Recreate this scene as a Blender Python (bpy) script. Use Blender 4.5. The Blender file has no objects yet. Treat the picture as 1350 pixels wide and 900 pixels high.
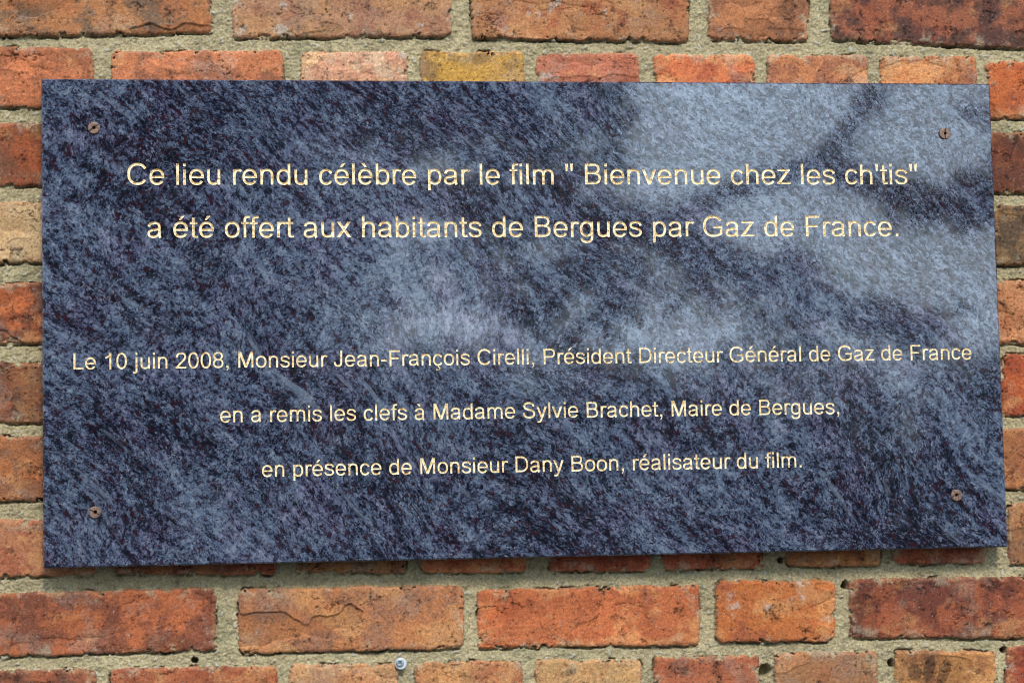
import bpy, math, random
import numpy as np
from mathutils import Matrix, Vector
from mathutils.geometry import delaunay_2d_cdt

S = bpy.context.scene
COL = S.collection
random.seed(7)

# ------------------------------------------------------------------ camera
cam_d = bpy.data.cameras.new("camera")
cam = bpy.data.objects.new("camera", cam_d)
COL.objects.link(cam)
right = Vector((0.99106, -0.13171, -0.02130))
up = Vector((0.00961, -0.08872, 0.99601))
fwd = Vector((0.13308, 0.98731, 0.08666))
m = Matrix.Identity(4)
for i in range(3):
    m[i][0], m[i][1], m[i][2] = right[i], up[i], -fwd[i]
m[0][3], m[1][3], m[2][3] = -0.31093, -2.15189, -0.21194
cam.matrix_world = m
cam_d.sensor_width = 36.0
cam_d.lens = 82.4
cam_d.clip_start = 0.05
cam_d.clip_end = 2000
S.camera = cam

# ------------------------------------------------------------------ sky, sun, exposure
SUN_EL, SUN_AZ = 41.0, 6.0            # sun in front of the wall, slightly to the right
w = bpy.data.worlds.new("World")
S.world = w
w.use_nodes = True
nt = w.node_tree
nt.nodes.clear()
wo = nt.nodes.new("ShaderNodeOutputWorld")
bg = nt.nodes.new("ShaderNodeBackground")
sky = nt.nodes.new("ShaderNodeTexSky")
sky.sky_type = 'NISHITA'
sky.sun_disc = False
sky.sun_elevation = math.radians(SUN_EL)
sky.sun_rotation = math.radians(180 - SUN_AZ)
sky.air_density, sky.dust_density, sky.ozone_density = 1.0, 2.5, 1.0
tc = nt.nodes.new("ShaderNodeTexCoord")
cl = nt.nodes.new("ShaderNodeTexNoise")
cl.inputs["Scale"].default_value = 2.2
cl.inputs["Detail"].default_value = 6
rp = nt.nodes.new("ShaderNodeValToRGB")
rp.color_ramp.elements[0].position, rp.color_ramp.elements[0].color = 0.30, (0.55, 0.55, 0.55, 1)
rp.color_ramp.elements[1].position, rp.color_ramp.elements[1].color = 0.62, (1, 1, 1, 1)
mx = nt.nodes.new("ShaderNodeMix")
mx.data_type = 'RGBA'
mx.inputs["B"].default_value = (18.6, 23.0, 26.8, 1)      # bright overcast cloud
nt.links.new(tc.outputs["Generated"], cl.inputs["Vector"])
nt.links.new(cl.outputs["Fac"], rp.inputs["Fac"])
nt.links.new(rp.outputs["Color"], mx.inputs["Factor"])
nt.links.new(sky.outputs["Color"], mx.inputs["A"])
nt.links.new(mx.outputs["Result"], bg.inputs["Color"])
bg.inputs["Strength"].default_value = 0.1
nt.links.new(bg.outputs["Background"], wo.inputs["Surface"])

sun_d = bpy.data.lights.new("sun", 'SUN')
sun = bpy.data.objects.new("sun", sun_d)
COL.objects.link(sun)
sun_d.energy = 3.5
sun_d.angle = math.radians(13)
sun_d.color = (1.0, 0.95, 0.88)
sun.rotation_euler = (math.radians(90 - SUN_EL), 0, math.radians(SUN_AZ))

S.view_settings.view_transform = 'Standard'
S.view_settings.look = 'None'
S.view_settings.gamma = 1.0
S.view_settings.exposure = 0.0
S.render.filter_size = 1.1
S.cycles.filter_width = 1.1

# ------------------------------------------------------------------ helpers
def lin(c):
    c = np.asarray(c, float) / 255.0
    return np.where(c <= 0.04045, c / 12.92, ((c + 0.055) / 1.055) ** 2.4)

def tag(o, label=None, cat=None, group=None, kind=None):
    if label: o["label"] = label
    if cat: o["category"] = cat
    if group: o["group"] = group
    if kind: o["kind"] = kind
    return o

def empty(name, loc):
    o = bpy.data.objects.new(name, None)
    o.empty_display_size = 0.05
    COL.objects.link(o)
    o.location = loc
    return o

def mesh_obj(name, verts, faces, mat, parent=None, smooth=False):
    me = bpy.data.meshes.new(name)
    me.from_pydata(verts, [], faces)
    me.update()
    if smooth:
        me.polygons.foreach_set("use_smooth", [True] * len(me.polygons))
    if mat: me.materials.append(mat)
    o = bpy.data.objects.new(name, me)
    COL.objects.link(o)
    if parent:
        o.parent = parent
        o.matrix_parent_inverse = Matrix.Translation(-Vector(parent.location))
    return o

class NT:
    def __init__(self, name):
        self.m = bpy.data.materials.new(name)
        self.m.use_nodes = True
        self.t = self.m.node_tree
        self.b = self.t.nodes["Principled BSDF"]
    def n(self, typ, **kw):
        x = self.t.nodes.new(typ)
        for k, v in kw.items():
            if k.startswith("_"): setattr(x, k[1:], v)
            else: x.inputs[k.replace("__", " ")].default_value = v
        return x
    def l(self, a, b): self.t.links.new(a, b)
    def noise(self, vec, scale, detail=4, rough=0.55, dist=0.0):
        x = self.n("ShaderNodeTexNoise", Scale=scale, Detail=detail, Roughness=rough, Distortion=dist)
        self.l(vec, x.inputs["Vector"])
        return x.outputs["Fac"]
    def ramp(self, fac, stops):
        x = self.n("ShaderNodeValToRGB")
        e = x.color_ramp.elements
        while len(e) < len(stops): e.new(0.5)
        for k, (p, c) in enumerate(stops):
            e[k].position = p
            e[k].color = (*c, 1) if len(c) == 3 else c
        self.l(fac, x.inputs["Fac"])
        return x.outputs["Color"]
    def math(self, op, a, b=None, clamp=False):
        x = self.t.nodes.new("ShaderNodeMath"); x.operation = op; x.use_clamp = clamp
        for i, v in enumerate((a, b)):
            if v is None: continue
            if isinstance(v, (int, float)): x.inputs[i].default_value = v
            else: self.l(v, x.inputs[i])
        return x.outputs[0]
    def mix(self, fac, a, b, typ='MIX'):
        x = self.n("ShaderNodeMix", _data_type='RGBA', _blend_type=typ)
        for k, v in (("Factor", fac), ("A", a), ("B", b)):
            if isinstance(v, (int, float)): x.inputs[k].default_value = v
            elif isinstance(v, tuple): x.inputs[k].default_value = (*v, 1)
            else: self.l(v, x.inputs[k])
        return x.outputs["Result"]
    def bump(self, h, strength, dist):
        x = self.n("ShaderNodeBump", Strength=strength, Distance=dist)
        self.l(h, x.inputs["Height"])
        self.l(x.outputs["Normal"], self.b.inputs["Normal"])

# ------------------------------------------------------------------ numpy noise
class Perlin:
    def __init__(self, seed):
        r = np.random.RandomState(seed)
        self.p = np.concatenate([r.permutation(256)] * 3)
        a = r.rand(256) * 2 * np.pi
        self.gx, self.gz = np.cos(a).astype(np.float32), np.sin(a).astype(np.float32)
    def __call__(self, x, z):
        xi, zi = np.floor(x).astype(np.int32), np.floor(z).astype(np.int32)
        fx, fz = (x - xi).astype(np.float32), (z - zi).astype(np.float32)
        u, v = fx * fx * fx * (fx * (fx * 6 - 15) + 10), fz * fz * fz * (fz * (fz * 6 - 15) + 10)
        xi &= 255; zi &= 255
        def g(dx, dz):
            h = self.p[self.p[(xi + dx) & 255] + ((zi + dz) & 255)] & 255
            return self.gx[h] * (fx - dx) + self.gz[h] * (fz - dz)
        a = g(0, 0) * (1 - u) + g(1, 0) * u
        b = g(0, 1) * (1 - u) + g(1, 1) * u
        return (a * (1 - v) + b * v) * 1.5

def fbm(x, z, size, octv=4, seed=0, gain=0.5, ax=1.0, az=1.0):
    s = 0; amp = 1.0; tot = 0; f = 1.0 / size
    for o in range(octv):
        s = s + amp * Perlin(seed * 31 + o)(x * f * ax + 17.3 * o, z * f * az - 9.1 * o)
        tot += amp; amp *= gain; f *= 2.03
    return s / tot

def sm(a, b, x):
    t = np.clip((x - a) / (b - a), 0, 1)
    return t * t * (3 - 2 * t)

# ================================================================== BRICK WALL
# millimetres on the wall plane: row, four corners (top left, top right, bottom right, bottom left), two clay tones, wear flags
BRICKS = [
    (0, [-503.7, 330.1, -293.5, 334.0, -294.2, 271.9, -503.8, 266.0], (176, 108, 64), (126, 88, 64), 'l'),
    (0, [-275.2, 334.2, -67.7, 336.7, -68.9, 270.1, -275.9, 266.3], (156, 98, 72), (176, 120, 88), 'w'),
    (0, [-48.8, 336.9, 162.2, 336.4, 160.2, 266.7, -50.2, 268.0], (168, 106, 66), (150, 80, 52), 'w'),
    (0, [182.3, 336.7, 281.4, 336.3, 279.2, 268.4, 180.3, 268.3], (184, 110, 68), (140, 84, 56), ''),
    (0, [302.6, 336.6, 543.5, 333.3, 540.3, 260.5, 300.3, 269.3], (150, 80, 52), (90, 52, 42), 'm'),
    (1, [-529.8, 257.2, -403.2, 256.7, -403.5, 201.1, -529.9, 199.3], (194, 106, 64), (160, 88, 54), ''),
    (1, [-387.3, 254.0, -228.0, 255.8, -228.7, 197.5, -387.6, 196.9], (196, 110, 68), (150, 86, 58), ''),
    (1, [-211.7, 254.5, -111.0, 255.2, -112.0, 197.9, -212.5, 197.5], (200, 164, 130), (200, 142, 108), 'w'),
    (1, [-98.8, 256.0, 0.4, 256.0, -0.9, 198.3, -99.8, 197.9], (196, 146, 58), (150, 112, 60), ''),
    (1, [12.0, 254.6, 111.8, 256.0, 110.3, 197.2, 10.7, 196.9], (192, 106, 76), (170, 88, 60), 'w'),
    (1, [125.8, 254.7, 224.7, 254.6, 222.9, 196.1, 124.2, 195.8], (200, 102, 58), (170, 80, 48), ''),
    (1, [236.7, 254.7, 337.6, 255.4, 335.5, 195.8, 234.8, 196.2], (196, 116, 70), (160, 92, 62), ''),
    (1, [349.0, 253.9, 446.7, 254.6, 444.3, 194.6, 346.8, 195.1], (188, 108, 62), (150, 84, 54), ''),
    (1, [457.2, 250.2, 567.0, 250.1, 564.4, 192.8, 454.9, 193.2], (190, 92, 42), (150, 70, 40), 'h'),
    (2, [-536.7, 186.5, -330.0, 185.7, -330.5, 126.6, -536.7, 127.5], (156, 78, 42), (120, 66, 42), ''),
    (2, [360.7, 180.2, 569.3, 179.2, 566.6, 119.2, 358.5, 120.2], (146, 76, 46), (116, 60, 40), ''),
    (3, [-509.5, 112.7, -411.6, 111.9, -411.9, 54.8, -509.6, 56.0], (220, 182, 132), (202, 162, 112), ''),
    (3, [459.1, 107.4, 568.3, 106.5, 565.7, 47.5, 456.7, 48.1], (126, 94, 60), (90, 68, 48), 'm'),
    (4, [-550.3, 39.5, -359.0, 37.6, -359.4, -19.9, -550.3, -18.1], (184, 94, 48), (120, 62, 40), 'l'),
    (4, [355.4, 34.6, 570.4, 33.3, 567.6, -29.0, 353.1, -26.9], (196, 124, 80), (170, 98, 60), ''),
    (5, [-503.0, -34.5, -407.7, -36.2, -408.0, -92.6, -503.1, -90.5], (152, 84, 52), (120, 70, 50), 'l'),
    (5, [460.1, -37.5, 570.3, -38.7, 567.5, -98.4, 457.6, -96.9], (190, 86, 40), (160, 66, 34), 'h'),
    (6, [-543.5, -101.0, -347.7, -104.6, -348.2, -165.0, -543.5, -160.7], (172, 98, 54), (140, 84, 54), ''),
    (6, [365.1, -108.0, 568.5, -111.0, 565.8, -170.4, 362.9, -166.7], (184, 112, 64), (160, 92, 56), ''),
    (7, [-530.1, -177.4, -403.0, -179.9, -403.3, -230.1, -530.2, -231.3], (178, 110, 74), (160, 84, 56), ''),
    (7, [-388.7, -176.0, -239.1, -178.9, -239.8, -233.8, -389.0, -230.4], (150, 70, 42), (130, 62, 40), ''),
    (7, [-222.4, -177.8, -120.0, -179.8, -121.0, -235.1, -223.1, -232.8], (150, 92, 54), (130, 76, 48), ''),
    (7, [-106.6, -179.4, -6.3, -180.6, -7.6, -237.7, -107.6, -235.4], (178, 80, 46), (150, 66, 40), ''),
    (7, [14.4, -181.0, 110.4, -182.1, 108.9, -238.9, 13.1, -237.5], (182, 84, 50), (150, 66, 40), ''),
    (7, [122.0, -181.6, 221.4, -182.8, 219.6, -239.3, 120.5, -237.8], (180, 80, 46), (160, 84, 50), ''),
    (7, [242.0, -182.5, 334.7, -182.8, 332.7, -239.0, 240.3, -237.6], (176, 104, 56), (150, 84, 50), ''),
    (7, [346.0, -181.6, 439.0, -182.6, 436.7, -239.1, 343.9, -237.0], (176, 86, 54), (150, 66, 40), ''),
    (7, [460.2, -180.8, 566.8, -182.1, 564.0, -242.6, 457.8, -240.3], (170, 106, 64), (150, 84, 54), ''),
    (8, [-507.4, -245.5, -295.9, -243.6, -296.5, -301.5, -507.5, -302.6], (168, 86, 48), (124, 64, 42), ''),
    (8, [-276.0, -245.5, -67.5, -247.6, -68.7, -306.2, -276.6, -305.5], (188, 112, 66), (160, 100, 70), 'l'),
    (8, [-54.9, -252.1, 156.4, -252.1, 154.8, -308.7, -56.0, -306.6], (190, 98, 54), (170, 84, 46), ''),
    (8, [171.8, -248.9, 287.8, -250.8, 285.8, -308.6, 170.1, -307.0], (186, 98, 44), (160, 80, 46), 'w'),
    (8, [301.1, -249.7, 533.1, -252.1, 530.4, -312.2, 299.1, -306.9], (158, 78, 46), (114, 54, 38), 'm'),
    (9, [-530.2, -313.5, -404.5, -315.0, -404.8, -370.1, -530.3, -368.2], (156, 82, 52), (110, 62, 44), ''),
    (9, [-392.3, -315.3, -240.9, -316.1, -241.6, -372.5, -392.6, -370.5], (172, 90, 54), (150, 72, 44), ''),
    (9, [-230.5, -316.4, -128.8, -317.8, -129.7, -373.9, -231.2, -371.4], (184, 124, 80), (190, 140, 94), ''),
    (9, [-114.7, -316.8, -13.6, -318.2, -14.9, -375.4, -115.7, -373.6], (188, 124, 78), (170, 96, 60), ''),
    (9, [-2.2, -317.8, 98.7, -320.6, 97.2, -378.1, -3.5, -375.0], (184, 142, 92), (150, 110, 72), ''),
    (9, [110.4, -317.4, 211.3, -318.7, 209.5, -375.2, 108.8, -373.6], (172, 88, 54), (140, 76, 52), ''),
    (9, [226.0, -317.0, 327.6, -319.0, 325.5, -376.7, 224.2, -374.3], (180, 122, 78), (170, 104, 66), ''),
    (9, [343.1, -319.4, 443.2, -321.4, 440.8, -378.7, 341.1, -376.4], (190, 128, 70), (150, 96, 56), 'd'),
    (9, [453.1, -318.1, 568.2, -319.7, 565.5, -377.5, 450.7, -375.4], (158, 64, 36), (130, 50, 30), ''),
]


def filler_tone(r):
    base = [(188, 104, 62), (172, 90, 52), (196, 116, 70), (150, 78, 46), (182, 118, 72), (160, 86, 52)][r.randint(6)]
    return tuple(int(c + r.randint(-8, 9)) for c in base), tuple(int(c * 0.8) for c in base)

def all_bricks(xmax, zmin, zmax):
    r = np.random.RandomState(3)
    out = list(BRICKS)
    rows = {}
    for b in BRICKS: rows.setdefault(b[0], []).append(b)
    r0 = int(math.floor((255 - zmax) / 71.5)); r1 = int(math.ceil((255 - zmin) / 71.5)) + 1
    for row in range(r0, r1 + 1):
        zt = 255 - 71.5 * (row - 1)
        zb = zt - 58
        known = sorted(rows.get(row, []), key=lambda b: b[1][0])
        spans = []
        if known:
            spans.append((-xmax, known[0][1][0] - 11, 'L'))
            spans.append((known[-1][1][2] + 11, xmax, 'R'))
            for a, b in zip(known, known[1:]):
                if b[1][0] - a[1][2] > 60: spans.append((a[1][2] + 11, b[1][0] - 11, 'M'))
        else:
            spans.append((-xmax - r.randint(0, 200), xmax, 'R'))
        for a, b, side in spans:
            x = a if side != 'L' else b
            k = r.randint(2)
            while (x < b - 40) if side != 'L' else (x > a):
                wd = (213 if (row + (k % 2 == 0 and row > 9)) % 2 == 0 else 101) + r.randint(-6, 7)
                k += 1
                if side == 'L': x0, x1 = x - wd, x; x -= wd + 11
                else: x0, x1 = x, x + wd; x += wd + 11
                if side == 'M' and x1 > b: x1 = b
                j = r.uniform(-1.5, 1.5, 4)
                c, c2 = filler_tone(r)
                out.append((row, [x0, zt + j[0], x1, zt + j[1], x1, zb + j[2], x0, zb + j[3]], c, c2, ['', 'l', 'w', 'm', 'h'][r.randint(5)]))
    return out

def axis(core0, core1, step, lo, hi):
    core = list(np.arange(core0, core1, step))
    a, s = core[0], step
    left = []
    while a > lo:
        s = min(s * 1.06, 6.0); a -= s; left.append(a)
    b, s = core[-1], step
    rightl = []
    while b < hi:
        s = min(s * 1.06, 6.0); b += s; rightl.append(b)
    return np.array(left[::-1] + core + rightl, np.float32)

def build_wall():
    STEP = 0.8
    xs = axis(-512, 520, STEP, -1400, 1500)
    zs = axis(-372, 330, STEP, -1752, 1000)
    X, Z = np.meshgrid(xs, zs)
    sh = X.shape
    wx = 1.5 * fbm(X, Z, 34, 2, 1) + 1.7 * fbm(X, Z, 8, 4, 2, 0.65)
    wz = 1.7 * fbm(X, Z, 30, 2, 3) + 1.7 * fbm(X, Z, 8, 4, 4, 0.65)
    big = fbm(X, Z, 90, 3, 5)
    mid = fbm(X, Z, 26, 4, 6)
    mot = fbm(X, Z, 40, 6, 7, 0.68)
    mot2 = fbm(X, Z, 18, 5, 8, 0.7)
    fine = fbm(X, Z, 3.6, 3, 9, 0.7)
    grain = np.random.RandomState(1).rand(*sh).astype(np.float32)
    strk = fbm(X, Z, 24, 4, 10, 0.6, 0.35, 1.6)           # drag marks along the brick
    crk = np.abs(fbm(X + 1.0 * fine + 5 * mot2, Z + 1.0 * fine - 5 * mot2, 60, 5, 11, 0.58, 0.5, 1.2))
    crm = fbm(X, Z, 70, 2, 12)
    lamn = fbm(X, Z, 75, 4, 13, 0.5, 0.6, 1.2)
    pit = fbm(X, Z, 7.5, 2, 14)
    wht = fbm(X, Z, 22, 5, 15, 0.65)
    edge_n = fbm(X, Z, 12, 4, 16, 0.6)
    mot3 = fbm(X, Z, 48, 6, 17, 0.66, 0.8, 1.15)
    mot4 = fbm(X, Z, 44, 6, 18, 0.70)
    spot = fbm(X, Z, 3.0, 3, 19, 0.7)
    UND = np.zeros(sh, np.float32)

    H = np.full(sh, -50, np.float32)
    D = np.full(sh, 99, np.float32)
    Cc = np.zeros(sh + (3,), np.float32)
    rb = np.random.RandomState(11)
    for (row, q, c1, c2, fl) in all_bricks(1600, -1800, 1100):
        x0, x1 = min(q[0], q[6]) - 8, max(q[2], q[4]) + 8
        z0, z1 = min(q[5], q[7]) - 8, max(q[1], q[3]) + 8
        i0, i1 = np.searchsorted(xs, (x0, x1)); k0, k1 = np.searchsorted(zs, (z0, z1))
        if i1 - i0 < 2 or k1 - k0 < 2:
            continue
        sl = (slice(k0, k1), slice(i0, i1))
        x, z = X[sl] + wx[sl], Z[sl] + wz[sl]
        t = np.clip((x - q[0]) / (q[2] - q[0]), 0, 1)
        v = np.clip((z - q[7]) / (q[1] - q[7]), 0, 1)
        top = q[1] + (q[3] - q[1]) * t; bot = q[7] + (q[5] - q[7]) * t
        lef = q[6] + (q[0] - q[6]) * v; rig = q[4] + (q[2] - q[4]) * v
        dx = np.maximum(lef - x, x - rig); dz = np.maximum(bot - z, z - top)
        r_ = rb.uniform(3.5, 8)
        d = np.minimum(np.maximum(dx + r_, dz + r_), 0) + np.hypot(np.maximum(dx + r_, 0), np.maximum(dz + r_, 0)) - r_
        # broken arrises: bites out of the edge
        bite = sm(0.12, 0.42, edge_n[sl]) * 4.5
        d = d + bite * sm(-9, -1, d)
        tilt = rb.uniform(-1, 1, 2) * 0.9
        off = rb.uniform(-1.2, 0.8)
        h = off + tilt[0] * (t - .5) * 2 + tilt[1] * (v - .5) * 2 + 0.8 * mid[sl] + 0.30 * fine[sl] + 0.5 * strk[sl]
        ph = rb.uniform(-.15, .15)
        lam_a = 2.0 if 'l' in fl else 0.9
        lam = sm(0.10 + ph, 0.125 + ph, lamn[sl])
        h -= lam_a * lam
        lam2 = sm(0.30, 0.32, mot2[sl]); h -= 0.7 * lam2
        ck = (1 - sm(0.003, 0.010, crk[sl])) * sm(0.16, 0.28, crm[sl])
        h -= 1.4 * ck
        pt = sm(0.50, 0.62, pit[sl]) * (1.0 if 'h' in fl else 0.45)
        h -= 2.2 * pt
        inn = np.clip(-d / 4.0, 0, 1)
        h -= 3.2 * (1 - np.sqrt(1 - (1 - inn) ** 2))
        kg = 1.05 if c1[0] > 1.5 * c1[1] else 0.99
        a, b = lin(np.array(c1) * (1.0, kg, kg)), lin(np.array(c2) * (1.0, kg, kg))
        jit = rb.uniform(-.14, .14, 6)
        big_mk = 0.14 if 'm' in fl else 0.0
        mk = sm(-0.10, 0.22, mot[sl] + jit[0] + big_mk)[..., None]                      # second clay tone
        col = a * (1 - mk) + b * mk
        tn = sm(0.06, 0.30, mot3[sl] + jit[1])[..., None] * 0.60                        # buff, sandy patches
        col = col * (1 - tn) + tn * (0.35 * a + 0.60 * lin((206, 150, 92)) * (a.sum() / 0.45) ** 0.5)
        gy = sm(0.12, 0.34, mot4[sl] + jit[2])[..., None] * (0.35 + 0.5 * grain[sl][..., None])   # dusty grey bloom
        col = col * (1 - 0.55 * gy) + 0.55 * gy * lin((142, 120, 104)) * (a.sum() / 0.45) ** 0.5
        rd = sm(0.10, 0.36, -mot4[sl] + jit[3])[..., None] * 0.3                        # raw red body
        col = col * (1 - rd) + rd * a * np.array([1.06, 0.66, 0.50])
        dk = sm(0.10, 0.40, mot2[sl] * (1.25 if 'm' in fl else 0.8) + 0.22 * strk[sl] + 0.5 * jit[4])[..., None]
        col = col * (1 - (0.34 + 0.36 * (spot[sl][..., None] > 0.05)) * dk)
        col = col * (1 + 0.20 * lam[..., None] * rb.choice([-1.2, 0.9]))
        sp_ = sm(0.30, 0.46, spot[sl] + 0.35 * mot2[sl])[..., None]                     # pores
        col = col * (1 - 0.68 * sp_); h -= 0.5 * sp_[..., 0]
        col = col * (1 - 0.5 * ck[..., None]) * (1 - 0.55 * pt[..., None])
        # pale, rubbed arris and lime smears
        ed = (sm(-4.5, -0.8, d) * sm(-0.2, 0.4, edge_n[sl] + 0.15))[..., None]
        col = col * (1 - 0.38 * ed) + 0.38 * ed * lin((205, 142, 104))
        sme = (sm(0.10, 0.34, wht[sl]) * sm(-15, -3, d) * (0.4 + 0.6 * grain[sl]))[..., None] * 0.62    # mortar smeared on the face
        col = col * (1 - sme) + sme * lin((186, 172, 142))
        if 'w' in fl:
            wm = sm(0.26, 0.42, wht[sl])[..., None] * 0.6
            col = col * (1 - wm) + wm * lin((186, 172, 160))
        if 'd' in fl:
            for (ex, ez, rx_, rz_, an) in ((376, -337, 5.5, 13, .25), (362, -340, 7, 8, -.6), (391, -341, 5, 13, .5)):
                ux, uz = X[sl] - ex, Z[sl] - ez
                ca, sa = math.cos(an), math.sin(an)
                e_ = ((ux * ca - uz * sa) / rx_) ** 2 + ((ux * sa + uz * ca) / rz_) ** 2
                col = col * (1 - 0.5 * (sm(1.15, 0.85, e_ + 0.5 * mot2[sl]))[..., None])
        g = grain[sl][..., None]
        col = col * (1 + 0.28 * fine[sl][..., None]) * (0.86 + 0.28 * g)
        col = np.where(g > 0.988, col * 0.35, col)
        col = np.where(g < 0.006, col * 0.6 + 0.22, col)
        lum = col.mean(-1, keepdims=True)
        col = np.maximum(lum + 0.96 * (col - lum), 0.004)
        m_ = d < D[sl]
        UND[sl] = np.where(m_, sm(0, 0.8, bot - z), UND[sl])
        D[sl] = np.where(m_, d, D[sl])
        H[sl] = np.where(m_, h, H[sl])
        Cc[sl] = np.where(m_[..., None], col, Cc[sl])

    # ---- mortar: sandy, sagging, here and there smeared flush or washed out
    mh = -4.4 + 3.0 * fbm(X, Z, 60, 3, 21) + 2.3 * fbm(X, Z, 11, 4, 22, 0.6) + 1.0 * fbm(X, Z, 2.6, 2, 23) + 0.5 * (grain - .5)
    mh = np.minimum(mh, -0.4)
    gap = sm(0.05, 0.45, fbm(X, Z, 26, 3, 24)) * (1 - sm(0.4, 1.8, D))
    mh -= 5.0 * gap
    und = UND * (1 - sm(0.8, 3.0, D)) * sm(-0.45, 0.15, fbm(X, Z, 30, 3, 30))     # joints washed out under the bricks
    mh -= 5.0 * und
    for (hx, hz, hr) in ((-315.8, -310.0, 3.4), (339.5, -331.0, 4.0), (217.4, -334.0, 7.0), (235.4, -231.1, 3.6), (297.8, -256.4, 4.5), (451.5, -322, 4), (-509, 252, 5), (-213, -302, 3)):
        hd = np.hypot(X - hx, Z - hz) + 3.0 * fbm(X, Z, 7, 3, 27, 0.6)
        mh -= 14 * sm(hr, hr - 1.6, hd)
    stone = fbm(X, Z, 6.0, 1, 25)
    st = sm(0.52, 0.62, stone)
    mh += 1.1 * st
    mcol = lin((182, 166, 129)) * (1 + 0.30 * fbm(X, Z, 45, 4, 26, .6)[..., None]) 
    gm = sm(0.05, 0.5, fbm(X, Z, 55, 4, 28, .6))[..., None]
    mcol = mcol * (1 - .45 * gm) + .45 * gm * lin((140, 138, 106))
    dm = sm(0.18, 0.5, fbm(X, Z, 12, 4, 29, .65))[..., None]
    mcol = mcol * (1 - 0.42 * dm)
    mcol = mcol * (1 - st[..., None] * .6) + st[..., None] * .6 * lin((190, 186, 172))
    g = grain[..., None]
    mcol = mcol * (0.80 + 0.40 * g)
    mcol = np.where(g > 0.985, mcol * 0.45, mcol)
    mcol = np.where(g < 0.012, mcol * 0.5 + 0.30, mcol)
    mcol = mcol * (1 - 0.4 * gap[..., None])

    brick = D < 0
    Hh = np.where(brick, np.maximum(H, mh - 2), mh)
    smear = brick & (mh > H + 0.3) & (D > -5)
    colr = np.where(brick[..., None], Cc, mcol)
    # earth washed over from the joint on to the lowest rim of each brick
    Y = (24.0 - Hh) / 1000.0
    co = np.stack([X / 1000.0, Y, Z / 1000.0], -1).reshape(-1, 3)
    colr = np.clip(colr, 0.004, 0.9).reshape(-1, 3)
    nz, nx = sh
    idx = np.arange(nz * nx).reshape(nz, nx)
    F = np.stack([idx[:-1, :-1], idx[:-1, 1:], idx[1:, 1:], idx[1:, :-1]], -1).reshape(-1, 4)
    cx = (X[:-1, :-1] + X[1:, 1:]).reshape(-1) / 2; cz = (Z[:-1, :-1] + Z[1:, 1:]).reshape(-1) / 2
    keep = ~((np.abs(cx) < 425) & (np.abs(cz) < 196))
    bm_ = brick.reshape(-1)
    isb = (bm_[F].sum(1) >= 3)
    return co, colr, F, keep, isb

def fast_mesh(name, co, colr, F, mat, parent):
    u, inv = np.unique(F.reshape(-1), return_inverse=True)
    me = bpy.data.meshes.new(name)
    me.vertices.add(len(u)); me.vertices.foreach_set("co", co[u].astype(np.float32).ravel())
    me.loops.add(len(inv)); me.loops.foreach_set("vertex_index", inv.astype(np.int32).ravel())
    n = len(F)
    me.polygons.add(n)
    me.polygons.foreach_set("loop_start", np.arange(0, n * 4, 4, dtype=np.int32))
    me.polygons.foreach_set("use_smooth", np.ones(n, bool))
    at = me.attributes.new("clay", 'FLOAT_COLOR', 'POINT')
    at.data.foreach_set("color", np.concatenate([colr[u], np.ones((len(u), 1))], 1).astype(np.float32).ravel())
    me.update(calc_edges=True)
    me.materials.append(mat)
    o = bpy.data.objects.new(name, me)
    COL.objects.link(o)
    o.parent = parent
    o.matrix_parent_inverse = Matrix.Translation(-Vector(parent.location))
    return o

def masonry_mat(name, k, rough, bump):
    t = NT(name)
    a = t.n("ShaderNodeAttribute", _attribute_name="clay")
    tcx = t.n("ShaderNodeTexCoord").outputs["Object"]
    n1 = t.noise(tcx, 900, 3, 0.7)
    n2 = t.noise(tcx, 420, 4, 0.7)
    f = t.ramp(n2, [(0.28, (0.62 * k,) * 3), (0.72, (1.36 * k,) * 3)])
    c = t.mix(1.0, a.outputs["Color"], f, 'MULTIPLY')
    t.l(c, t.b.inputs["Base Color"])
    t.b.inputs["Roughness"].default_value = rough
    t.b.inputs["Specular IOR Level"].default_value = 0.3
    t.bump(n1, bump, 0.0012)
    return t.m

GROUND_Z = -1.75
M_BRICK = masonry_mat("fired_clay", 0.71, 0.85, 0.7)
M_MORTAR = masonry_mat("lime_mortar", 0.69, 0.95, 0.9)
wall = empty("brick_wall", (0, 0.05, GROUND_Z))
tag(wall, "weathered orange red brick wall with sandy grey mortar behind the dark stone plaque", "brick wall")
co, colr, F, keep, isb = build_wall()
fast_mesh("brickwork", co, colr, F[keep & isb], M_BRICK, wall)
fast_mesh("mortar", co, colr, F[keep & ~isb], M_MORTAR, wall)

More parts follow.
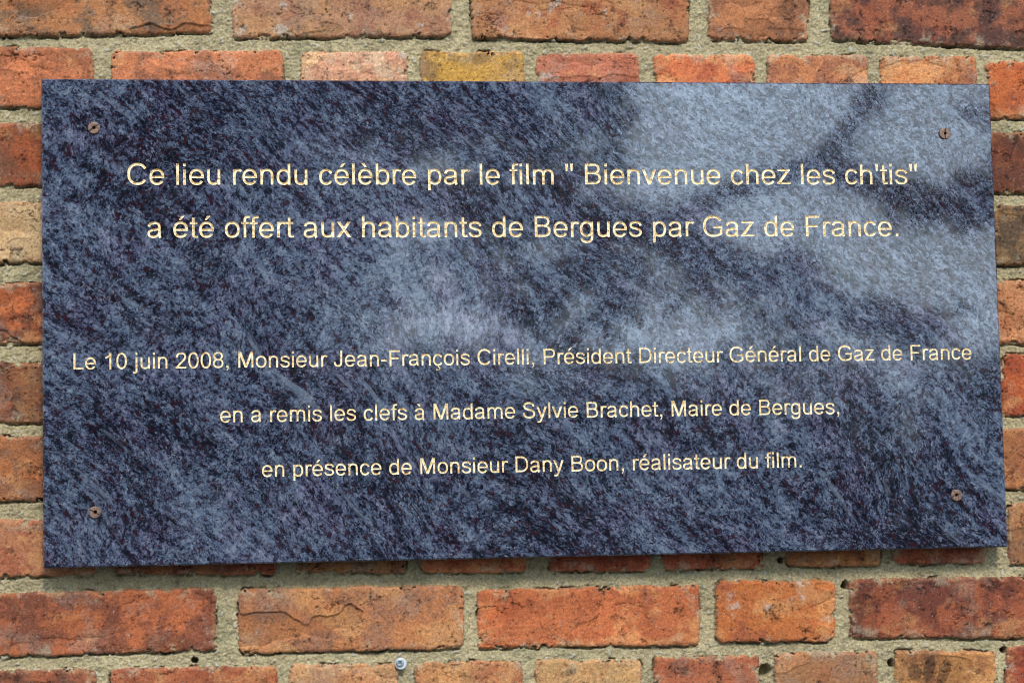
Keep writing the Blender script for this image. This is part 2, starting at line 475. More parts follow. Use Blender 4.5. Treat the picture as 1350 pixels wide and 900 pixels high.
# ================================================================== LETTERING
# single-stroke letter skeletons on a 1000-unit em: strokes "w M/L/C", quads "Q", rings "O cx cy rx ry"
G = {
 'a': (556, ["88 M 90 372 C 106 450 160 491 262 491 C 375 491 426 448 426 355 L 426 150 C 426 80 434 40 456 -2", "84 M 426 300 C 370 275 300 268 235 258 C 130 242 82 212 82 145 C 82 72 135 29 222 29 C 330 29 426 95 426 210"]),
 'b': (556, ["90 M 110 0 L 110 716", "88 O 291 259 181 230"]),
 'c': (500, ["88 A 268 259 186 230 28 330"]),
 'd': (556, ["90 M 447 0 L 447 716", "88 O 265 259 184 230"]),
 'e': (556, ["76 M 85 256 L 512 256", "87 A 277 259 197 231 0 328"]),
 'f': (278, ["88 M 132 0 L 132 580 C 132 648 162 683 220 683 C 248 683 272 681 300 676", "70 M 9 484 L 268 484"]),
 'g': (556, ["88 O 263 264 184 227", "86 M 447 519 L 447 30 C 447 -110 390 -172 262 -172 C 160 -172 98 -132 90 -45"]),
 'h': (556, ["90 M 110 0 L 110 716", "88 M 110 290 C 110 425 180 488 277 488 C 390 488 447 432 447 322 L 447 0"]),
 'i': (222, ["90 M 110 0 L 110 519", "90 M 110 615 L 110 716"]),
 'j': (222, ["90 M 107 519 L 107 -70 C 107 -145 80 -172 28 -172 C 5 -172 -20 -169 -44 -163", "90 M 107 615 L 107 716"]),
 'l': (222, ["90 M 110 0 L 110 716"]),
 'm': (833, ["90 M 110 0 L 110 519", "86 M 110 290 C 110 425 175 488 262 488 C 365 488 416 432 416 335 L 416 0", "86 M 416 290 C 416 425 480 488 570 488 C 672 488 723 432 723 335 L 723 0"]),
 'n': (556, ["90 M 110 0 L 110 519", "88 M 110 290 C 110 425 180 488 277 488 C 390 488 447 432 447 322 L 447 0"]),
 'o': (556, ["88 O 276 259 199 230"]),
 'p': (556, ["90 M 110 -199 L 110 519", "88 O 291 259 181 230"]),
 'r': (333, ["90 M 110 0 L 110 519", "86 M 110 260 C 110 420 160 486 245 486 C 280 486 310 476 340 456"]),
 's': (500, ["84 M 428 372 C 414 454 350 490 250 490 C 145 490 90 446 90 388 C 90 312 160 300 250 276 C 355 248 424 226 424 148 C 424 72 350 29 250 29 C 145 29 80 75 66 162"]),
 't': (278, ["88 M 130 672 L 130 122 C 130 52 150 36 205 36 C 225 36 245 38 268 42", "70 M 18 484 L 262 484"]),
 'u': (556, ["90 M 446 519 L 446 0", "88 M 108 519 L 108 200 C 108 90 165 31 272 31 C 375 31 446 95 446 225"]),
 'v': (500, ["Q 10 519 107 519 204 0 290 0", "Q 393 519 489 519 206 0 294 0"]),
 'x': (500, ["Q 20 519 130 519 378 0 491 0", "Q 374 519 482 519 7 0 116 0"]),
 'y': (500, ["Q 10 519 107 519 214 0 300 0", "Q 393 519 489 519 216 -20 306 0", "84 M 268 40 C 225 -90 205 -172 122 -172 C 95 -172 75 -170 50 -163"]),
 'z': (500, ["70 M 40 484 L 458 484", "73 M 22 36 L 478 36", "Q 352 480 458 480 22 40 136 40"]),
 'B': (667, ["94 M 121 0 L 121 716", "84 M 121 674 L 370 674 C 480 674 535 625 535 535 C 535 445 480 388 365 388 L 121 388", "84 M 340 388 C 500 388 569 320 569 212 C 569 100 505 42 370 42 L 121 42"]),
 'C': (722, ["94 A 376 358 282 324 30 327"]),
 'D': (722, ["94 M 125 0 L 125 716", "86 M 125 674 L 330 674 C 530 674 625 560 625 360 C 625 158 530 42 330 42 L 125 42"]),
 'F': (611, ["94 M 129 0 L 129 716", "84 M 129 674 L 568 674", "84 M 129 350 L 508 350"]),
 'G': (778, ["92 A 395 358 298 324 32 268", "90 M 384 34 C 500 34 590 62 668 110 L 668 364", "82 M 412 323 L 712 323"]),
 'J': (500, ["92 M 372 716 L 372 220 C 372 85 330 30 225 30 C 125 30 76 85 72 220"]),
 'L': (556, ["94 M 120 0 L 120 716", "84 M 120 42 L 517 42"]),
 'M': (833, ["90 M 119 0 L 119 716", "90 M 712 0 L 712 716", "Q 80 716 205 716 366 0 460 0", "Q 628 716 752 716 370 0 462 0"]),
 'P': (667, ["94 M 125 0 L 125 716", "84 M 125 674 L 375 674 C 510 674 573 610 573 505 C 573 388 510 333 375 333 L 125 333"]),
 'S': (667, ["92 M 546 510 C 532 620 460 685 328 685 C 185 685 118 620 118 540 C 118 440 200 415 330 385 C 490 350 570 310 570 197 C 570 90 470 31 335 31 C 185 31 95 100 90 240"]),
 '0': (556, ["88 O 276 353 192 324"]),
 '1': (556, ["88 M 328 0 L 328 719", "80 M 330 660 C 285 600 200 540 109 505"]),
 '2': (556, ["88 M 86 500 C 90 620 165 678 280 678 C 398 678 458 612 458 524 C 458 385 250 270 86 48", "84 M 30 42 L 503 42"]),
 '8': (556, ["84 O 277 528 172 150", "86 O 277 204 196 174"]),
 ',': (278, ["100 M 138 0 L 138 100", "40 M 168 20 C 168 -60 145 -105 100 -128"]),
 '.': (278, ["100 M 140 0 L 140 100"]),
 '-': (333, ["88 M 32 257 L 302 257"]),
 "'": (191, ["Q 46 716 142 716 66 462 120 462"]),
 '"': (355, ["Q 46 716 142 716 66 462 120 462", "Q 214 716 310 716 234 462 288 462"]),
 ' ': (278, []),
}
def acc(ch, extra): G_ = G[ch]; return (G_[0], G_[1] + extra)
G['é'] = acc('e', ["Q 300 722 412 722 222 586 290 586"])
G['è'] = acc('e', ["Q 142 722 254 722 264 586 332 586"])
G['à'] = acc('a', ["Q 142 722 254 722 264 586 332 586"])
G['ç'] = acc('c', ["44 M 285 20 L 268 -62", "50 M 262 -62 C 330 -62 352 -92 352 -128 C 352 -176 312 -192 262 -192 C 230 -192 206 -186 184 -176"])

def bez(p0, p1, p2, p3, n):
    return [tuple((1 - t) ** 3 * p0[i] + 3 * (1 - t) ** 2 * t * p1[i] + 3 * (1 - t) * t * t * p2[i] + t ** 3 * p3[i] for i in (0, 1))
            for t in (k / n for k in range(1, n + 1))]

def parse(spec):
    """-> (width or None, centre line, closed, quad corners or None)"""
    tk = spec.split()
    if tk[0] == 'Q':
        v = list(map(float, tk[1:]))
        a, b, c, d = (v[0], v[1]), (v[2], v[3]), (v[4], v[5]), (v[6], v[7])
        return None, [((a[0] + b[0]) / 2, (a[1] + b[1]) / 2), ((c[0] + d[0]) / 2, (c[1] + d[1]) / 2)], False, (a, b, d, c)
    w_ = float(tk[0]) * 0.90
    if tk[1] in 'OA':
        v = list(map(float, tk[2:]))
        a0, a1 = (0, 360) if tk[1] == 'O' else v[4:6]
        n = max(16, int(abs(a1 - a0) / 9))
        e = 2 / 2.25                                          # slightly squared ellipse, as on grotesque letters
        pts = []
        for k in range(n + 1):
            a = math.radians(a0 + (a1 - a0) * k / n)
            c_, s_ = math.cos(a), math.sin(a)
            pts.append((v[0] + v[2] * math.copysign(abs(c_) ** e, c_), v[1] + v[3] * math.copysign(abs(s_) ** e, s_)))
        return w_, pts, tk[1] == 'O', None
    pts = []; i = 1
    while i < len(tk):
        k = tk[i]
        if k in 'ML':
            pts.append((float(tk[i + 1]), float(tk[i + 2]))); i += 3
        else:
            v = list(map(float, tk[i + 1:i + 7]))
            pts += bez(pts[-1], v[0:2], v[2:4], v[4:6], 9); i += 7
    return w_, pts, False, None

def offset(pts, hw, closed):
    n = len(pts); L = []; R = []
    for i, p in enumerate(pts):
        a = pts[i - 1] if i else (pts[-2] if closed else None)
        b = pts[i + 1] if i < n - 1 else (pts[1] if closed else None)
        d1 = d2 = None
        if a: d1 = (p[0] - a[0], p[1] - a[1])
        if b: d2 = (b[0] - p[0], b[1] - p[1])
        if d1 is None: d1 = d2
        if d2 is None: d2 = d1
        l1, l2 = math.hypot(*d1) or 1, math.hypot(*d2) or 1
        tx, ty = d1[0] / l1 + d2[0] / l2, d1[1] / l1 + d2[1] / l2
        l = math.hypot(tx, ty) or 1
        tx /= l; ty /= l
        k = hw / max(0.5, tx * d2[0] / l2 + ty * d2[1] / l2)
        L.append((p[0] - ty * k, p[1] + tx * k)); R.append((p[0] + ty * k, p[1] - tx * k))
    return L, R

def glyph(ch):
    adv, specs = G[ch]
    polys, spine, strokes = [], [], []
    for sp in specs:
        w_, pts, closed, quad = parse(sp)
        if quad:
            a, b, d, c = quad
            dx, dy = pts[1][0] - pts[0][0], pts[1][1] - pts[0][1]
            hw = 0.5 * abs((b[0] - a[0]) * dy) / math.hypot(dx, dy)
            hw2 = 0.5 * abs((d[0] - c[0]) * dy) / math.hypot(dx, dy)
            polys.append([a, c, d, b])
            n = 7
            pts = [(pts[0][0] + dx * k / n, pts[0][1] + dy * k / n) for k in range(n + 1)]
            strokes.append((pts, min(hw, hw2), False))
            spine += pts[1:-1]
            continue
        hw = w_ / 2
        L, R = offset(pts, hw, closed)
        n = len(pts)
        if closed:
            for s0 in (0, n // 2):
                s1 = n // 2 if s0 == 0 else n - 1
                polys.append(R[s0:s1 + 1] + L[s0:s1 + 1][::-1])
            spine += pts[:-1]
        else:
            polys.append(R + L[::-1])
            # resample the centre line
            seg = [math.dist(pts[i], pts[i + 1]) for i in range(n - 1)]
            tot = sum(seg); m_ = max(2, int(tot / 55))
            for k in range(m_ + 1):
                s_ = hw + (tot - 2 * hw) * k / m_ if tot > 2 * hw else tot / 2
                i = 0
                while i < n - 2 and s_ > seg[i]: s_ -= seg[i]; i += 1
                t = s_ / (seg[i] or 1)
                spine.append((pts[i][0] + (pts[i + 1][0] - pts[i][0]) * t, pts[i][1] + (pts[i + 1][1] - pts[i][1]) * t))
        strokes.append((pts, hw, closed))
    return adv, polys, spine, strokes

def groove_depth(p, strokes):
    best = 0.0
    for pts, hw, closed in strokes:
        n = len(pts)
        s0, dmin, sbest = 0.0, 1e9, 0.0
        for i in range(n - 1):
            ax, ay = pts[i]; bx, by = pts[i + 1]
            dx, dy = bx - ax, by - ay
            l = math.hypot(dx, dy) or 1e-9
            t = ((p[0] - ax) * dx + (p[1] - ay) * dy) / (l * l)
            t = min(1, max(0, t))
            d = math.hypot(p[0] - ax - t * dx, p[1] - ay - t * dy)
            if d < dmin: dmin, sbest = d, s0 + t * l
            s0 += l
        v = hw - dmin
        if not closed: v = min(v, sbest, s0 - sbest)
        best = max(best, v)
    return best

# text, left and right ends, baseline, cap height (all mm on the stone)
LINES = [
 ('Ce lieu rendu célèbre par le film " Bienvenue chez les ch\'tis"', -372.9, 374.1, 124.2, 124.2, 19.9),
 ('a été offert aux habitants de Bergues par Gaz de France.', -355.1, 353.5, 75.4, 74.2, 19.9),
 ('Le 10 juin 2008, Monsieur Jean-François Cirelli, Président Directeur Général de Gaz de France', -422.3, 421.2, -44.6, -44.4, 14.7),
 ('en a remis les clefs à Madame Sylvie Brachet, Maire de Bergues,', -290.8, 289.6, -94.4, -94.6, 14.7),
 ('en présence de Monsieur Dany Boon, réalisateur du film.', -253.5, 251.5, -144.5, -144.3, 14.7),
]
GC = {}
def gl(ch):
    if ch not in GC: GC[ch] = glyph(ch)
    return GC[ch]

SW, SH, ST = 450.0, 222.1, 20.0        # half width, half height, thickness of the slab (mm)
SB = 223.2                             # the lower edge hangs a touch lower
CH = 1.3                               # chamfer
V2, FACES, FLINE, VDEP = [], [], [], {}
def build_text():
    for li, (txt, xa, xb, za, zb, cap) in enumerate(LINES):
        sc = cap / 716.0
        x = 0; items = []
        lo, hi = 1e9, -1e9
        for ch in txt:
            adv, polys, spine, strokes = gl(ch)
            items.append((ch, x))
            for pl in polys:
                lo = min(lo, x + min(p[0] for p in pl)); hi = max(hi, x + max(p[0] for p in pl))
            x += adv
        kx = (xb - xa) / (hi - lo)
        print("line", li, "x scale", round(kx / sc, 3))
        rj = random.Random(li)
        for ch, gx in items:
            adv, polys, spine, strokes = gl(ch)
            jz = rj.uniform(-0.15, 0.15)
            def put(p):
                X_ = xa + (gx + p[0] - lo) * kx
                return (X_, za + (zb - za) * (X_ - xa) / (xb - xa) + p[1] * sc + jz)
            for pl in polys:
                f = []
                for p in pl:
                    f.append(len(V2)); V2.append(put(p)); VDEP[f[-1]] = groove_depth(p, strokes) * sc
                FACES.append(f); FLINE.append(li)
            for p in spine:
                VDEP[len(V2)] = groove_depth(p, strokes) * sc
                V2.append(put(p))
build_text()
SCREWS = [(-402.9, 176.6), (402.7, 173.1), (-404.1, -174.0), (401.1, -173.4)]
for sx_, sz_ in SCREWS:
    f = []
    for k in range(40):
        f.append(len(V2)); V2.append((sx_ + 5.2 * math.cos(k * math.pi / 20), sz_ + 5.2 * math.sin(k * math.pi / 20)))
    FACES.append(f); FLINE.append(9)
base = len(V2)
rc = [(-SW + CH, -SB + CH), (SW - CH, -SB + CH), (SW - CH, SH - CH), (-SW + CH, SH - CH)]
V2 += rc
FACES.append([base, base + 1, base + 2, base + 3]); FLINE.append(-1)
ov, oe, of, iv, ie, iff = delaunay_2d_cdt([Vector(v) for v in V2], [], FACES, 0, 1e-3, True)
gd = []
for k, ids in enumerate(iv):
    ds = [VDEP.get(i, 0.0) for i in ids]
    gd.append(min(ds) if ds else None)
# crossings of strokes have no source vertex: they lie on an outline
for k in range(len(gd)):
    if gd[k] is None: gd[k] = 0.0
DEPTH_K = 1.15
slab_f, line_f = [], {i: [] for i in range(5)}
onslab = set()
for f, ids in zip(of, iff):
    ls = [FLINE[i] for i in ids if FLINE[i] >= 0]
    if ls:
        if ls[0] < 5: line_f[ls[0]].append(f)
    else:
        slab_f.append(f); onslab.update(f)

# ------------------------------------------------------------------ stone
def granite():
    t = NT("blue_granite")
    tco = t.n("ShaderNodeTexCoord").outputs["Object"]
    # slow swing of the grain direction, then stretch along the flow (upper left to lower right)
    wn = t.n("ShaderNodeTexNoise", Scale=2.6, Detail=2.0)
    t.l(tco, wn.inputs["Vector"])
    wv = t.n("ShaderNodeVectorMath", _operation='SUBTRACT'); t.l(wn.outputs["Color"], wv.inputs[0]); wv.inputs[1].default_value = (.5, .5, .5)
    ws = t.n("ShaderNodeVectorMath", _operation='SCALE'); t.l(wv.outputs[0], ws.inputs[0]); ws.inputs["Scale"].default_value = 0.12
    wa = t.n("ShaderNodeVectorMath", _operation='ADD'); t.l(tco, wa.inputs[0]); t.l(ws.outputs[0], wa.inputs[1])
    wn2 = t.n("ShaderNodeTexNoise", Scale=16.0, Detail=3.0)
    t.l(tco, wn2.inputs["Vector"])
    wv2 = t.n("ShaderNodeVectorMath", _operation='SUBTRACT'); t.l(wn2.outputs["Color"], wv2.inputs[0]); wv2.inputs[1].default_value = (.5, .5, .5)
    ws2 = t.n("ShaderNodeVectorMath", _operation='SCALE'); t.l(wv2.outputs[0], ws2.inputs[0]); ws2.inputs["Scale"].default_value = 0.014
    wb = t.n("ShaderNodeVectorMath", _operation='ADD'); t.l(wa.outputs[0], wb.inputs[0]); t.l(ws2.outputs[0], wb.inputs[1])
    rot = t.n("ShaderNodeMapping"); rot.inputs["Rotation"].default_value = (0, math.radians(-43), 0)
    t.l(wb.outputs[0], rot.inputs["Vector"])
    def flow(sx):
        mp = t.n("ShaderNodeMapping"); mp.inputs["Scale"].default_value = (sx, 1, 1)
        t.l(rot.outputs[0], mp.inputs["Vector"])
        return mp.outputs[0]
    f2, f3, f6, f10 = flow(0.115), flow(0.27), flow(0.60), flow(0.80)
    def crystals(vec, scale):
        x = t.n("ShaderNodeTexVoronoi", Scale=scale)
        t.l(vec, x.inputs["Vector"])
        sx = t.n("ShaderNodeSeparateColor"); t.l(x.outputs["Color"], sx.inputs[0])
        return sx.outputs[0], sx.outputs[1]
    # ragged crystal borders
    jn = t.n("ShaderNodeTexNoise", Scale=900.0, Detail=2.0); t.l(f10, jn.inputs["Vector"])
    js = t.n("ShaderNodeVectorMath", _operation='SCALE'); t.l(jn.outputs["Color"], js.inputs[0]); js.inputs["Scale"].default_value = 0.0022
    ja = t.n("ShaderNodeVectorMath", _operation='ADD'); t.l(f10, ja.inputs[0]); t.l(js.outputs[0], ja.inputs[1])
    cloud = t.noise(f3, 13, 2, 0.5)            # broad drifts
    vein = t.noise(f2, 125, 4, 0.66)            # long streaks
    grn = t.noise(f6, 115, 4, 0.66)             # mineral patches
    c_a, c_a2 = crystals(ja.outputs[0], 400)   # coarse crystals
    c_b, c_b2 = crystals(ja.outputs[0], 880)   # fine crystals
    v = t.math('ADD', t.math('MULTIPLY', cloud, 0.46), t.math('MULTIPLY', vein, 0.62))
    v = t.math('ADD', v, t.math('MULTIPLY', grn, 0.58))
    v = t.math('MULTIPLY', v, 1 / 1.66)
    v = t.math('ADD', t.math('MULTIPLY', t.math('SUBTRACT', v, 0.5), 0.92), 0.492)
    v = t.math('ADD', v, t.math('MULTIPLY', t.math('SUBTRACT', c_a, 0.5), 0.13))
    v = t.math('ADD', v, t.math('MULTIPLY', t.math('SUBTRACT', c_b, 0.5), 0.14))
    spk = c_b2
    K = 0.47
    cs = lambda *c: tuple(x * K * q for x, q in zip(c, (1.0, 0.975, 1.02)))
    c = t.ramp(v, [(0.39, cs(.009, .010, .018)), (0.445, cs(.026, .030, .055)), (0.49, cs(.062, .078, .130)), (0.53, cs(.105, .140, .215)), (0.58, cs(.150, .192, .270)), (0.66, cs(.27, .33, .42))])
    gar = t.math('ADD', t.math('MULTIPLY', t.noise(f10, 190, 3, 0.6), 0.75), t.math('MULTIPLY', c_a2, 0.25))
    gm = t.ramp(gar, [(0.56, (0, 0, 0)), (0.62, (1, 1, 1))])
    gm2 = t.math('MULTIPLY', gm, t.ramp(v, [(0.44, (1, 1, 1)), (0.55, (.12, .12, .12))]))
    c = t.mix(t.math('MULTIPLY', gm2, 0.85), c, cs(.045, .014, .024))
    pur = t.noise(f6, 34, 3, 0.5)
    pm = t.ramp(pur, [(0.48, (0, 0, 0)), (0.68, (.45, .45, .45))])
    c = t.mix(pm, c, t.mix(1.0, c, (1.35, .88, 1.0), 'MULTIPLY'))
    lv = t.noise(flow(0.07), 110, 4, 0.62)
    lm = t.ramp(lv, [(0.61, (0, 0, 0)), (0.71, (.42, .42, .42))])
    c = t.mix(lm, c, cs(.30, .37, .46))
    sp = t.math('ADD', t.math('MULTIPLY', c_b2, 0.5), t.math('MULTIPLY', grn, 0.55))
    sm_ = t.ramp(sp, [(0.74, (0, 0, 0)), (0.80, (.5, .5, .5))])
    c = t.mix(sm_, c, cs(.40, .46, .55))
    t.l(c, t.b.inputs["Base Color"])
    t.b.inputs["Roughness"].default_value = 0.13
    t.b.inputs["IOR"].default_value = 1.93
    rr = t.ramp(spk, [(0.1, (.03,) * 3), (0.9, (.07,) * 3)])
    t.l(rr, t.b.inputs["Roughness"])
    t.l(t.math('ADD', 0.26, t.math('MULTIPLY', t.math('ADD', c_b2, c_a), 0.25)), t.b.inputs["Specular IOR Level"])    # each mineral takes its own polish
    return t.m
M_STONE = granite()

def gilt():
    t = NT("worn_gilding")
    tco = t.n("ShaderNodeTexCoord").outputs["Object"]
    n = t.noise(tco, 420, 4, 0.65)
    c = t.ramp(n, [(0.31, (.34, .16, .05)), (0.43, (.67, .48, .23)), (0.53, (.83, .72, .49)), (0.70, (.91, .86, .73))])
    t.l(c, t.b.inputs["Base Color"])
    t.b.inputs["Metallic"].default_value = 0.25
    t.b.inputs["Roughness"].default_value = 0.42
    return t.m
M_GILT = gilt()

plaque = empty("memorial_plaque", (0, 0.020, 0))
tag(plaque, "polished blue grey granite plaque with gilded French lettering screwed to the brick wall", "plaque")
U = 0.001
sv, remap = [], {}
def sid(i):
    if i not in remap:
        remap[i] = len(sv); sv.append((ov[i].x * U, 0.0, ov[i].y * U))
    return remap[i]
sf = [tuple(sid(i) for i in f) for f in slab_f]
def corner(x, z): return min(range(len(sv)), key=lambda k: (sv[k][0] - x * U) ** 2 + (sv[k][2] - z * U) ** 2)
c0 = [corner(*p) for p in rc]
k0 = len(sv)
ring = [(-SW, -SB), (SW, -SB), (SW, SH), (-SW, SH)]
for y in (CH * U, (ST - 1) * U):
    sv += [(p[0] * U, y, p[1] * U) for p in ring]
for i in range(4):
    j = (i + 1) % 4
    sf.append((c0[i], k0 + i, k0 + j, c0[j]))
    sf.append((k0 + i, k0 + 4 + i, k0 + 4 + j, k0 + j))
sf.append((k0 + 4, k0 + 5, k0 + 6, k0 + 7))
def fix(faces, verts, out=True):
    r = []
    for f in faces:
        if len(f) == 3:
            a, b, c = (Vector(verts[i]) for i in f)
            if (b - a).cross(c - a).y > 0: f = (f[0], f[2], f[1])
        r.append(f)
    return r
mesh_obj("stone_slab", sv, fix(sf, sv), M_STONE, plaque)
for li in range(5):
    rv, rm, rf = [], {}, []
    for f in line_f[li]:
        g = []
        for i in f:
            if i not in rm:
                rm[i] = len(rv)
                d = 0.0 if i in onslab else gd[i] * DEPTH_K
                rv.append((ov[i].x * U, d * U, ov[i].y * U))
            g.append(rm[i])
        rf.append(tuple(g))
    mesh_obj("engraved_line", rv, fix(rf, rv), M_GILT, plaque)

# ------------------------------------------------------------------ screws
def metal(name, c1, c2, rough, met):
    t = NT(name)
    tco = t.n("ShaderNodeTexCoord").outputs["Object"]
    n = t.noise(tco, 500, 4, 0.65)
    t.l(t.ramp(n, [(0.35, c1), (0.65, c2)]), t.b.inputs["Base Color"])
    t.b.inputs["Roughness"].default_value = rough
    t.b.inputs["Metallic"].default_value = met
    t.bump(n, 0.3, 0.0004)
    return t.m
M_RUST = metal("tarnished_brass", (.08, .042, .030), (.24, .145, .105), 0.55, 0.45)
M_ZINC = metal("zinc_plate", (.30, .34, .38), (.50, .54, .58), 0.38, 0.75)

def polar_head(R_, height, depth_fn, nr=16, na=96, skirt=0.0015, rim=0.8):
    """round head facing -y as a height field on a polar grid (mm), with a skirt going back"""
    vs, fs = [], []
    rad = [R_ * k / nr for k in range(1, nr + 1)]
    vs.append((0, -(height - depth_fn(0, 0)) * U, 0))
    for r in rad:
        for k in range(na):
            a = 2 * math.pi * k / na
            x, z = r * math.cos(a), r * math.sin(a)
            e = max(0, (r - (R_ - rim)) / rim)
            h = height - depth_fn(x, z) - rim * 0.8 * (1 - math.sqrt(max(0, 1 - e * e)))
            vs.append((x * U, -h * U, z * U))
    for k in range(na):
        a = 2 * math.pi * k / na
        vs.append((R_ * math.cos(a) * U, skirt, R_ * math.sin(a) * U))
    for k in range(na):
        fs.append((0, 1 + (k + 1) % na, 1 + k))
    for r in range(nr):
        for k in range(na):
            a, b = 1 + r * na + k, 1 + r * na + (k + 1) % na
            fs.append((a, b, b + na, a + na))
    return vs, fs

def slotted(angle, hole=(0, 0), hr=1.35, sw=0.55):
    ca, sa = math.cos(math.radians(angle)), math.sin(math.radians(angle))
    def f(x, z):
        d = 0.0
        if abs(-x * sa + z * ca) < sw: d = 1.5
        if math.hypot(x - hole[0], z - hole[1]) < hr: d = 7.0
        return d
    return f

for (x, z, ang, hole, ht, note) in (
        (-402.9, 176.6, 36, (0.1, 0.2), 1.5, "pale brown slotted screw, slot running up to the right"),
        (402.7, 173.1, 88, (0.1, 0.1), 2.3, "dark rusty slotted screw with an upright slot"),
        (-404.1, -174.0, 150, (0.5, 0.4), 1.5, "ochre brown screw with a round centre hole"),
        (401.1, -173.4, 20, (-0.2, 0.5), 1.5, "small dull brown screw with a round centre hole")):
    vs, fs = polar_head(5.5, ht, slotted(ang, hole, 1.5 if ht < 2 else 1.3, 0.62 if ang in (36, 88) else 0.28))
    o = mesh_obj("screw", [(v[0] + x * U, v[1], v[2] + z * U) for v in vs], fs, M_RUST, plaque)
    o["label"] = note

ws_ = empty("wall_screw", (-0.1278, 0.022, -0.3180))
tag(ws_, "small silver cross head screw in a pale plug sunk in the mortar below the plaque", "screw")
M_PLUG = metal("grey_plastic_plug", (.34, .37, .43), (.46, .49, .55), 0.5, 0.0)
def ringf(x, z): return 3.5 if math.hypot(x + 0.9, z - 0.9) < 3.5 else 0.0
vs, fs = polar_head(5.3, 2.4, ringf, 22, 96, 0.012)
o = mesh_obj("plug_collar", vs, fs, M_PLUG, None, False)
o.parent = ws_
def cross(x, z):
    u, v = (x + z) * .7071, (x - z) * .7071
    r = math.hypot(x, z)
    return 2.6 if r < 2.4 and (abs(u) < 0.3 + 0.75 * (2.4 - r) / 2.4 or abs(v) < 0.3 + 0.75 * (2.4 - r) / 2.4) else 0
vs, fs = polar_head(3.4, 4.4, cross, 16, 72, 0.008, 0.8)
o = mesh_obj("screw_head", [(v[0] - 0.0010, v[1], v[2] + 0.0010) for v in vs], fs, M_ZINC, None, True)
o.parent = ws_

# ================================================================== what the polished stone mirrors, in front of the wall
def simple(name, c1, c2, scale, rough=0.9):
    t = NT(name)
    tco = t.n("ShaderNodeTexCoord").outputs["Object"]
    t.l(t.ramp(t.noise(tco, scale, 5, 0.6), [(0.35, c1), (0.65, c2)]), t.b.inputs["Base Color"])
    t.b.inputs["Roughness"].default_value = rough
    return t.m
M_GROUND = simple("worn_paving", (.045, .044, .042), (.08, .077, .072), 6)
g = mesh_obj("ground", [(-300, -300, GROUND_Z), (300, -300, GROUND_Z), (300, 40, GROUND_Z), (-300, 40, GROUND_Z)], [(0, 1, 2, 3)], M_GROUND)
tag(g, kind="structure")
M_LEAF = simple("dark_leaf", (.018, .034, .012), (.05, .08, .028), 3, 0.7)
M_BARK = simple("grey_bark", (.05, .042, .034), (.11, .095, .08), 14)
def leaves(spots, n, size, seed):
    """many small bent leaf sprays scattered through ellipsoid clumps"""
    r = random.Random(seed)
    vs, fs = [], []
    tot = sum(s[3] * s[4] * s[5] for s in spots)
    for (cx, cy, cz, rx, ry, rz) in spots:
        for _ in range(max(8, int(n * rx * ry * rz / tot))):
            while True:
                p = Vector((r.uniform(-1, 1), r.uniform(-1, 1), r.uniform(-1, 1)))
                if p.length < 1 and r.random() < 0.35 + p.length: break
            c = Vector((cx + p.x * rx, cy + p.y * ry, cz + p.z * rz))
            a = Vector((r.gauss(0, 1), r.gauss(0, 1), r.gauss(0, 1))).normalized()
            b = a.cross(Vector((r.gauss(0, 1), r.gauss(0, 1), r.gauss(0, 1)))).normalized()
            nn = a.cross(b)
            s = size * r.uniform(.6, 1.3)
            k = len(vs)
            vs += [c - a * s, c + b * s * .45 + nn * s * .15, c + a * s, c - b * s * .45 + nn * s * .15]
            fs += [(k, k + 1, k + 2), (k, k + 2, k + 3)]
    return vs, fs
def tube(path, rads, n=9):
    vs, fs = [], []
    for i, (p, r) in enumerate(zip(path, rads)):
        p = Vector(p)
        d = (Vector(path[min(i + 1, len(path) - 1)]) - Vector(path[max(i - 1, 0)])).normalized()
        a = d.cross(Vector((0.3, 1, 0.2))).normalized(); b = d.cross(a)
        for k in range(n):
            t = 2 * math.pi * k / n
            vs.append(p + (a * math.cos(t) + b * math.sin(t)) * r)
        if i:
            for k in range(n):
                q0 = (i - 1) * n; q1 = i * n
                fs.append((q0 + k, q0 + (k + 1) % n, q1 + (k + 1) % n, q1 + k))
    return vs, fs
def join(parts):
    V, F_ = [], []
    for vs, fs in parts:
        k = len(V); V += list(vs); F_ += [tuple(i + k for i in f) for f in fs]
    return V, F_

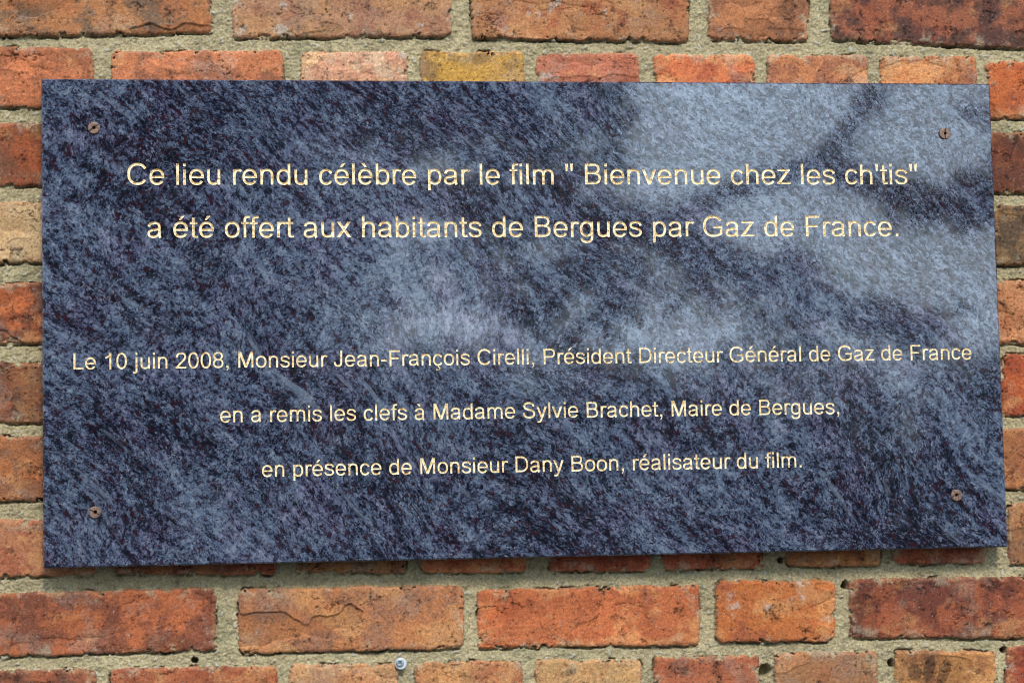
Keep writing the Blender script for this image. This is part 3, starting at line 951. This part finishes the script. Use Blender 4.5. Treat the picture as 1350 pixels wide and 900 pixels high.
tree = empty("leafy_tree", (-1.6, -8.2, GROUND_Z))
tag(tree, "dark leafy tree mirrored faintly in the left and middle of the polished stone", "tree")
trunk = join([
    tube([(-1.6, -8.2, GROUND_Z), (-1.55, -8.2, -.6), (-1.45, -8.15, .5), (-1.3, -8.1, 1.8), (-1.35, -8.1, 3.2)], [.26, .2, .17, .13, .06]),
    tube([(-1.45, -8.15, .4), (-.6, -7.8, 1.0), (.5, -7.4, 1.25), (1.5, -7.1, 1.06), (1.96, -7.0, .84), (2.3, -7.0, .7), (2.7, -7.0, .62)], [.12, .11, .10, .085, .075, .065, .04]),
    tube([(1.5, -7.1, 1.06), (1.9, -7.05, 1.22), (2.2, -7.0, 1.30), (2.55, -7.0, 1.17), (3.1, -7.0, 1.1)], [.05, .05, .06, .07, .06]),
    tube([(2.2, -7.0, 1.32), (2.36, -7.0, 1.5), (2.5, -7.0, 1.75), (2.5, -7.0, 2.2)], [.035, .04, .04, .03]),
])
mesh_obj("trunk", *trunk, M_BARK, tree, True)
spots = [(-1.6, -8.2, 1.6, 1.5, 1.0, 1.3), (-.5, -8.3, 1.2, 1.0, .8, .8), (-.6, -8.3, .1, 1.2, .8, .6), (-.4, -8.0, 2.3, 1.2, .9, .8), (-2.6, -8.3, .9, 1.0, .9, .8), (-.6, -8.0, .85, .85, .8, .75), (1.2, -7.8, 1.55, .42, .5, .4), (.5, -7.9, 1.02, .34, .4, .26), (1.3, -7.8, .85, .3, .4, .22),
         (1.1, -7.8, 1.1, .36, .5, .4), (.75, -7.8, 2.05, .85, .7, .55), (.3, -8, 1.75, .7, .7, .4), (1.25, -7.7, 1.75, .4, .5, .25), (1.5, -7.4, .95, .35, .4, .25), (2.05, -7.1, .78, .35, .3, .16), (2.5, -7, .66, .3, .3, .12),
         (2.7, -7, 1.14, .36, .3, .11), (2.25, -7, 1.32, .12, .1, .07), (2.42, -7, 1.58, .07, .07, .07), (2.95, -7, 1.62, .2, .2, .25), (3.0, -7, 1.15, .3, .3, .2), (1.0, -7.8, .2, .9, .7, .5)]
mesh_obj("crown", *leaves(spots, 15000, .085, 5), M_LEAF, tree)
hs = [(x, -14 + .4 * math.sin(x * 3), GROUND_Z + 1.45 + .12 * math.sin(x * 2.3), 1.0, .9, 1.50 + .16 * math.sin(x * 1.7) + .12 * math.sin(x * 4.1)) for x in [(-9 + .8 * k) for k in range(26)]]
hedge = mesh_obj("hedge", *leaves(hs, 26000, .14, 8), M_LEAF)
tag(hedge, "dark clipped hedge mirrored along the lower half of the polished stone", "hedge")
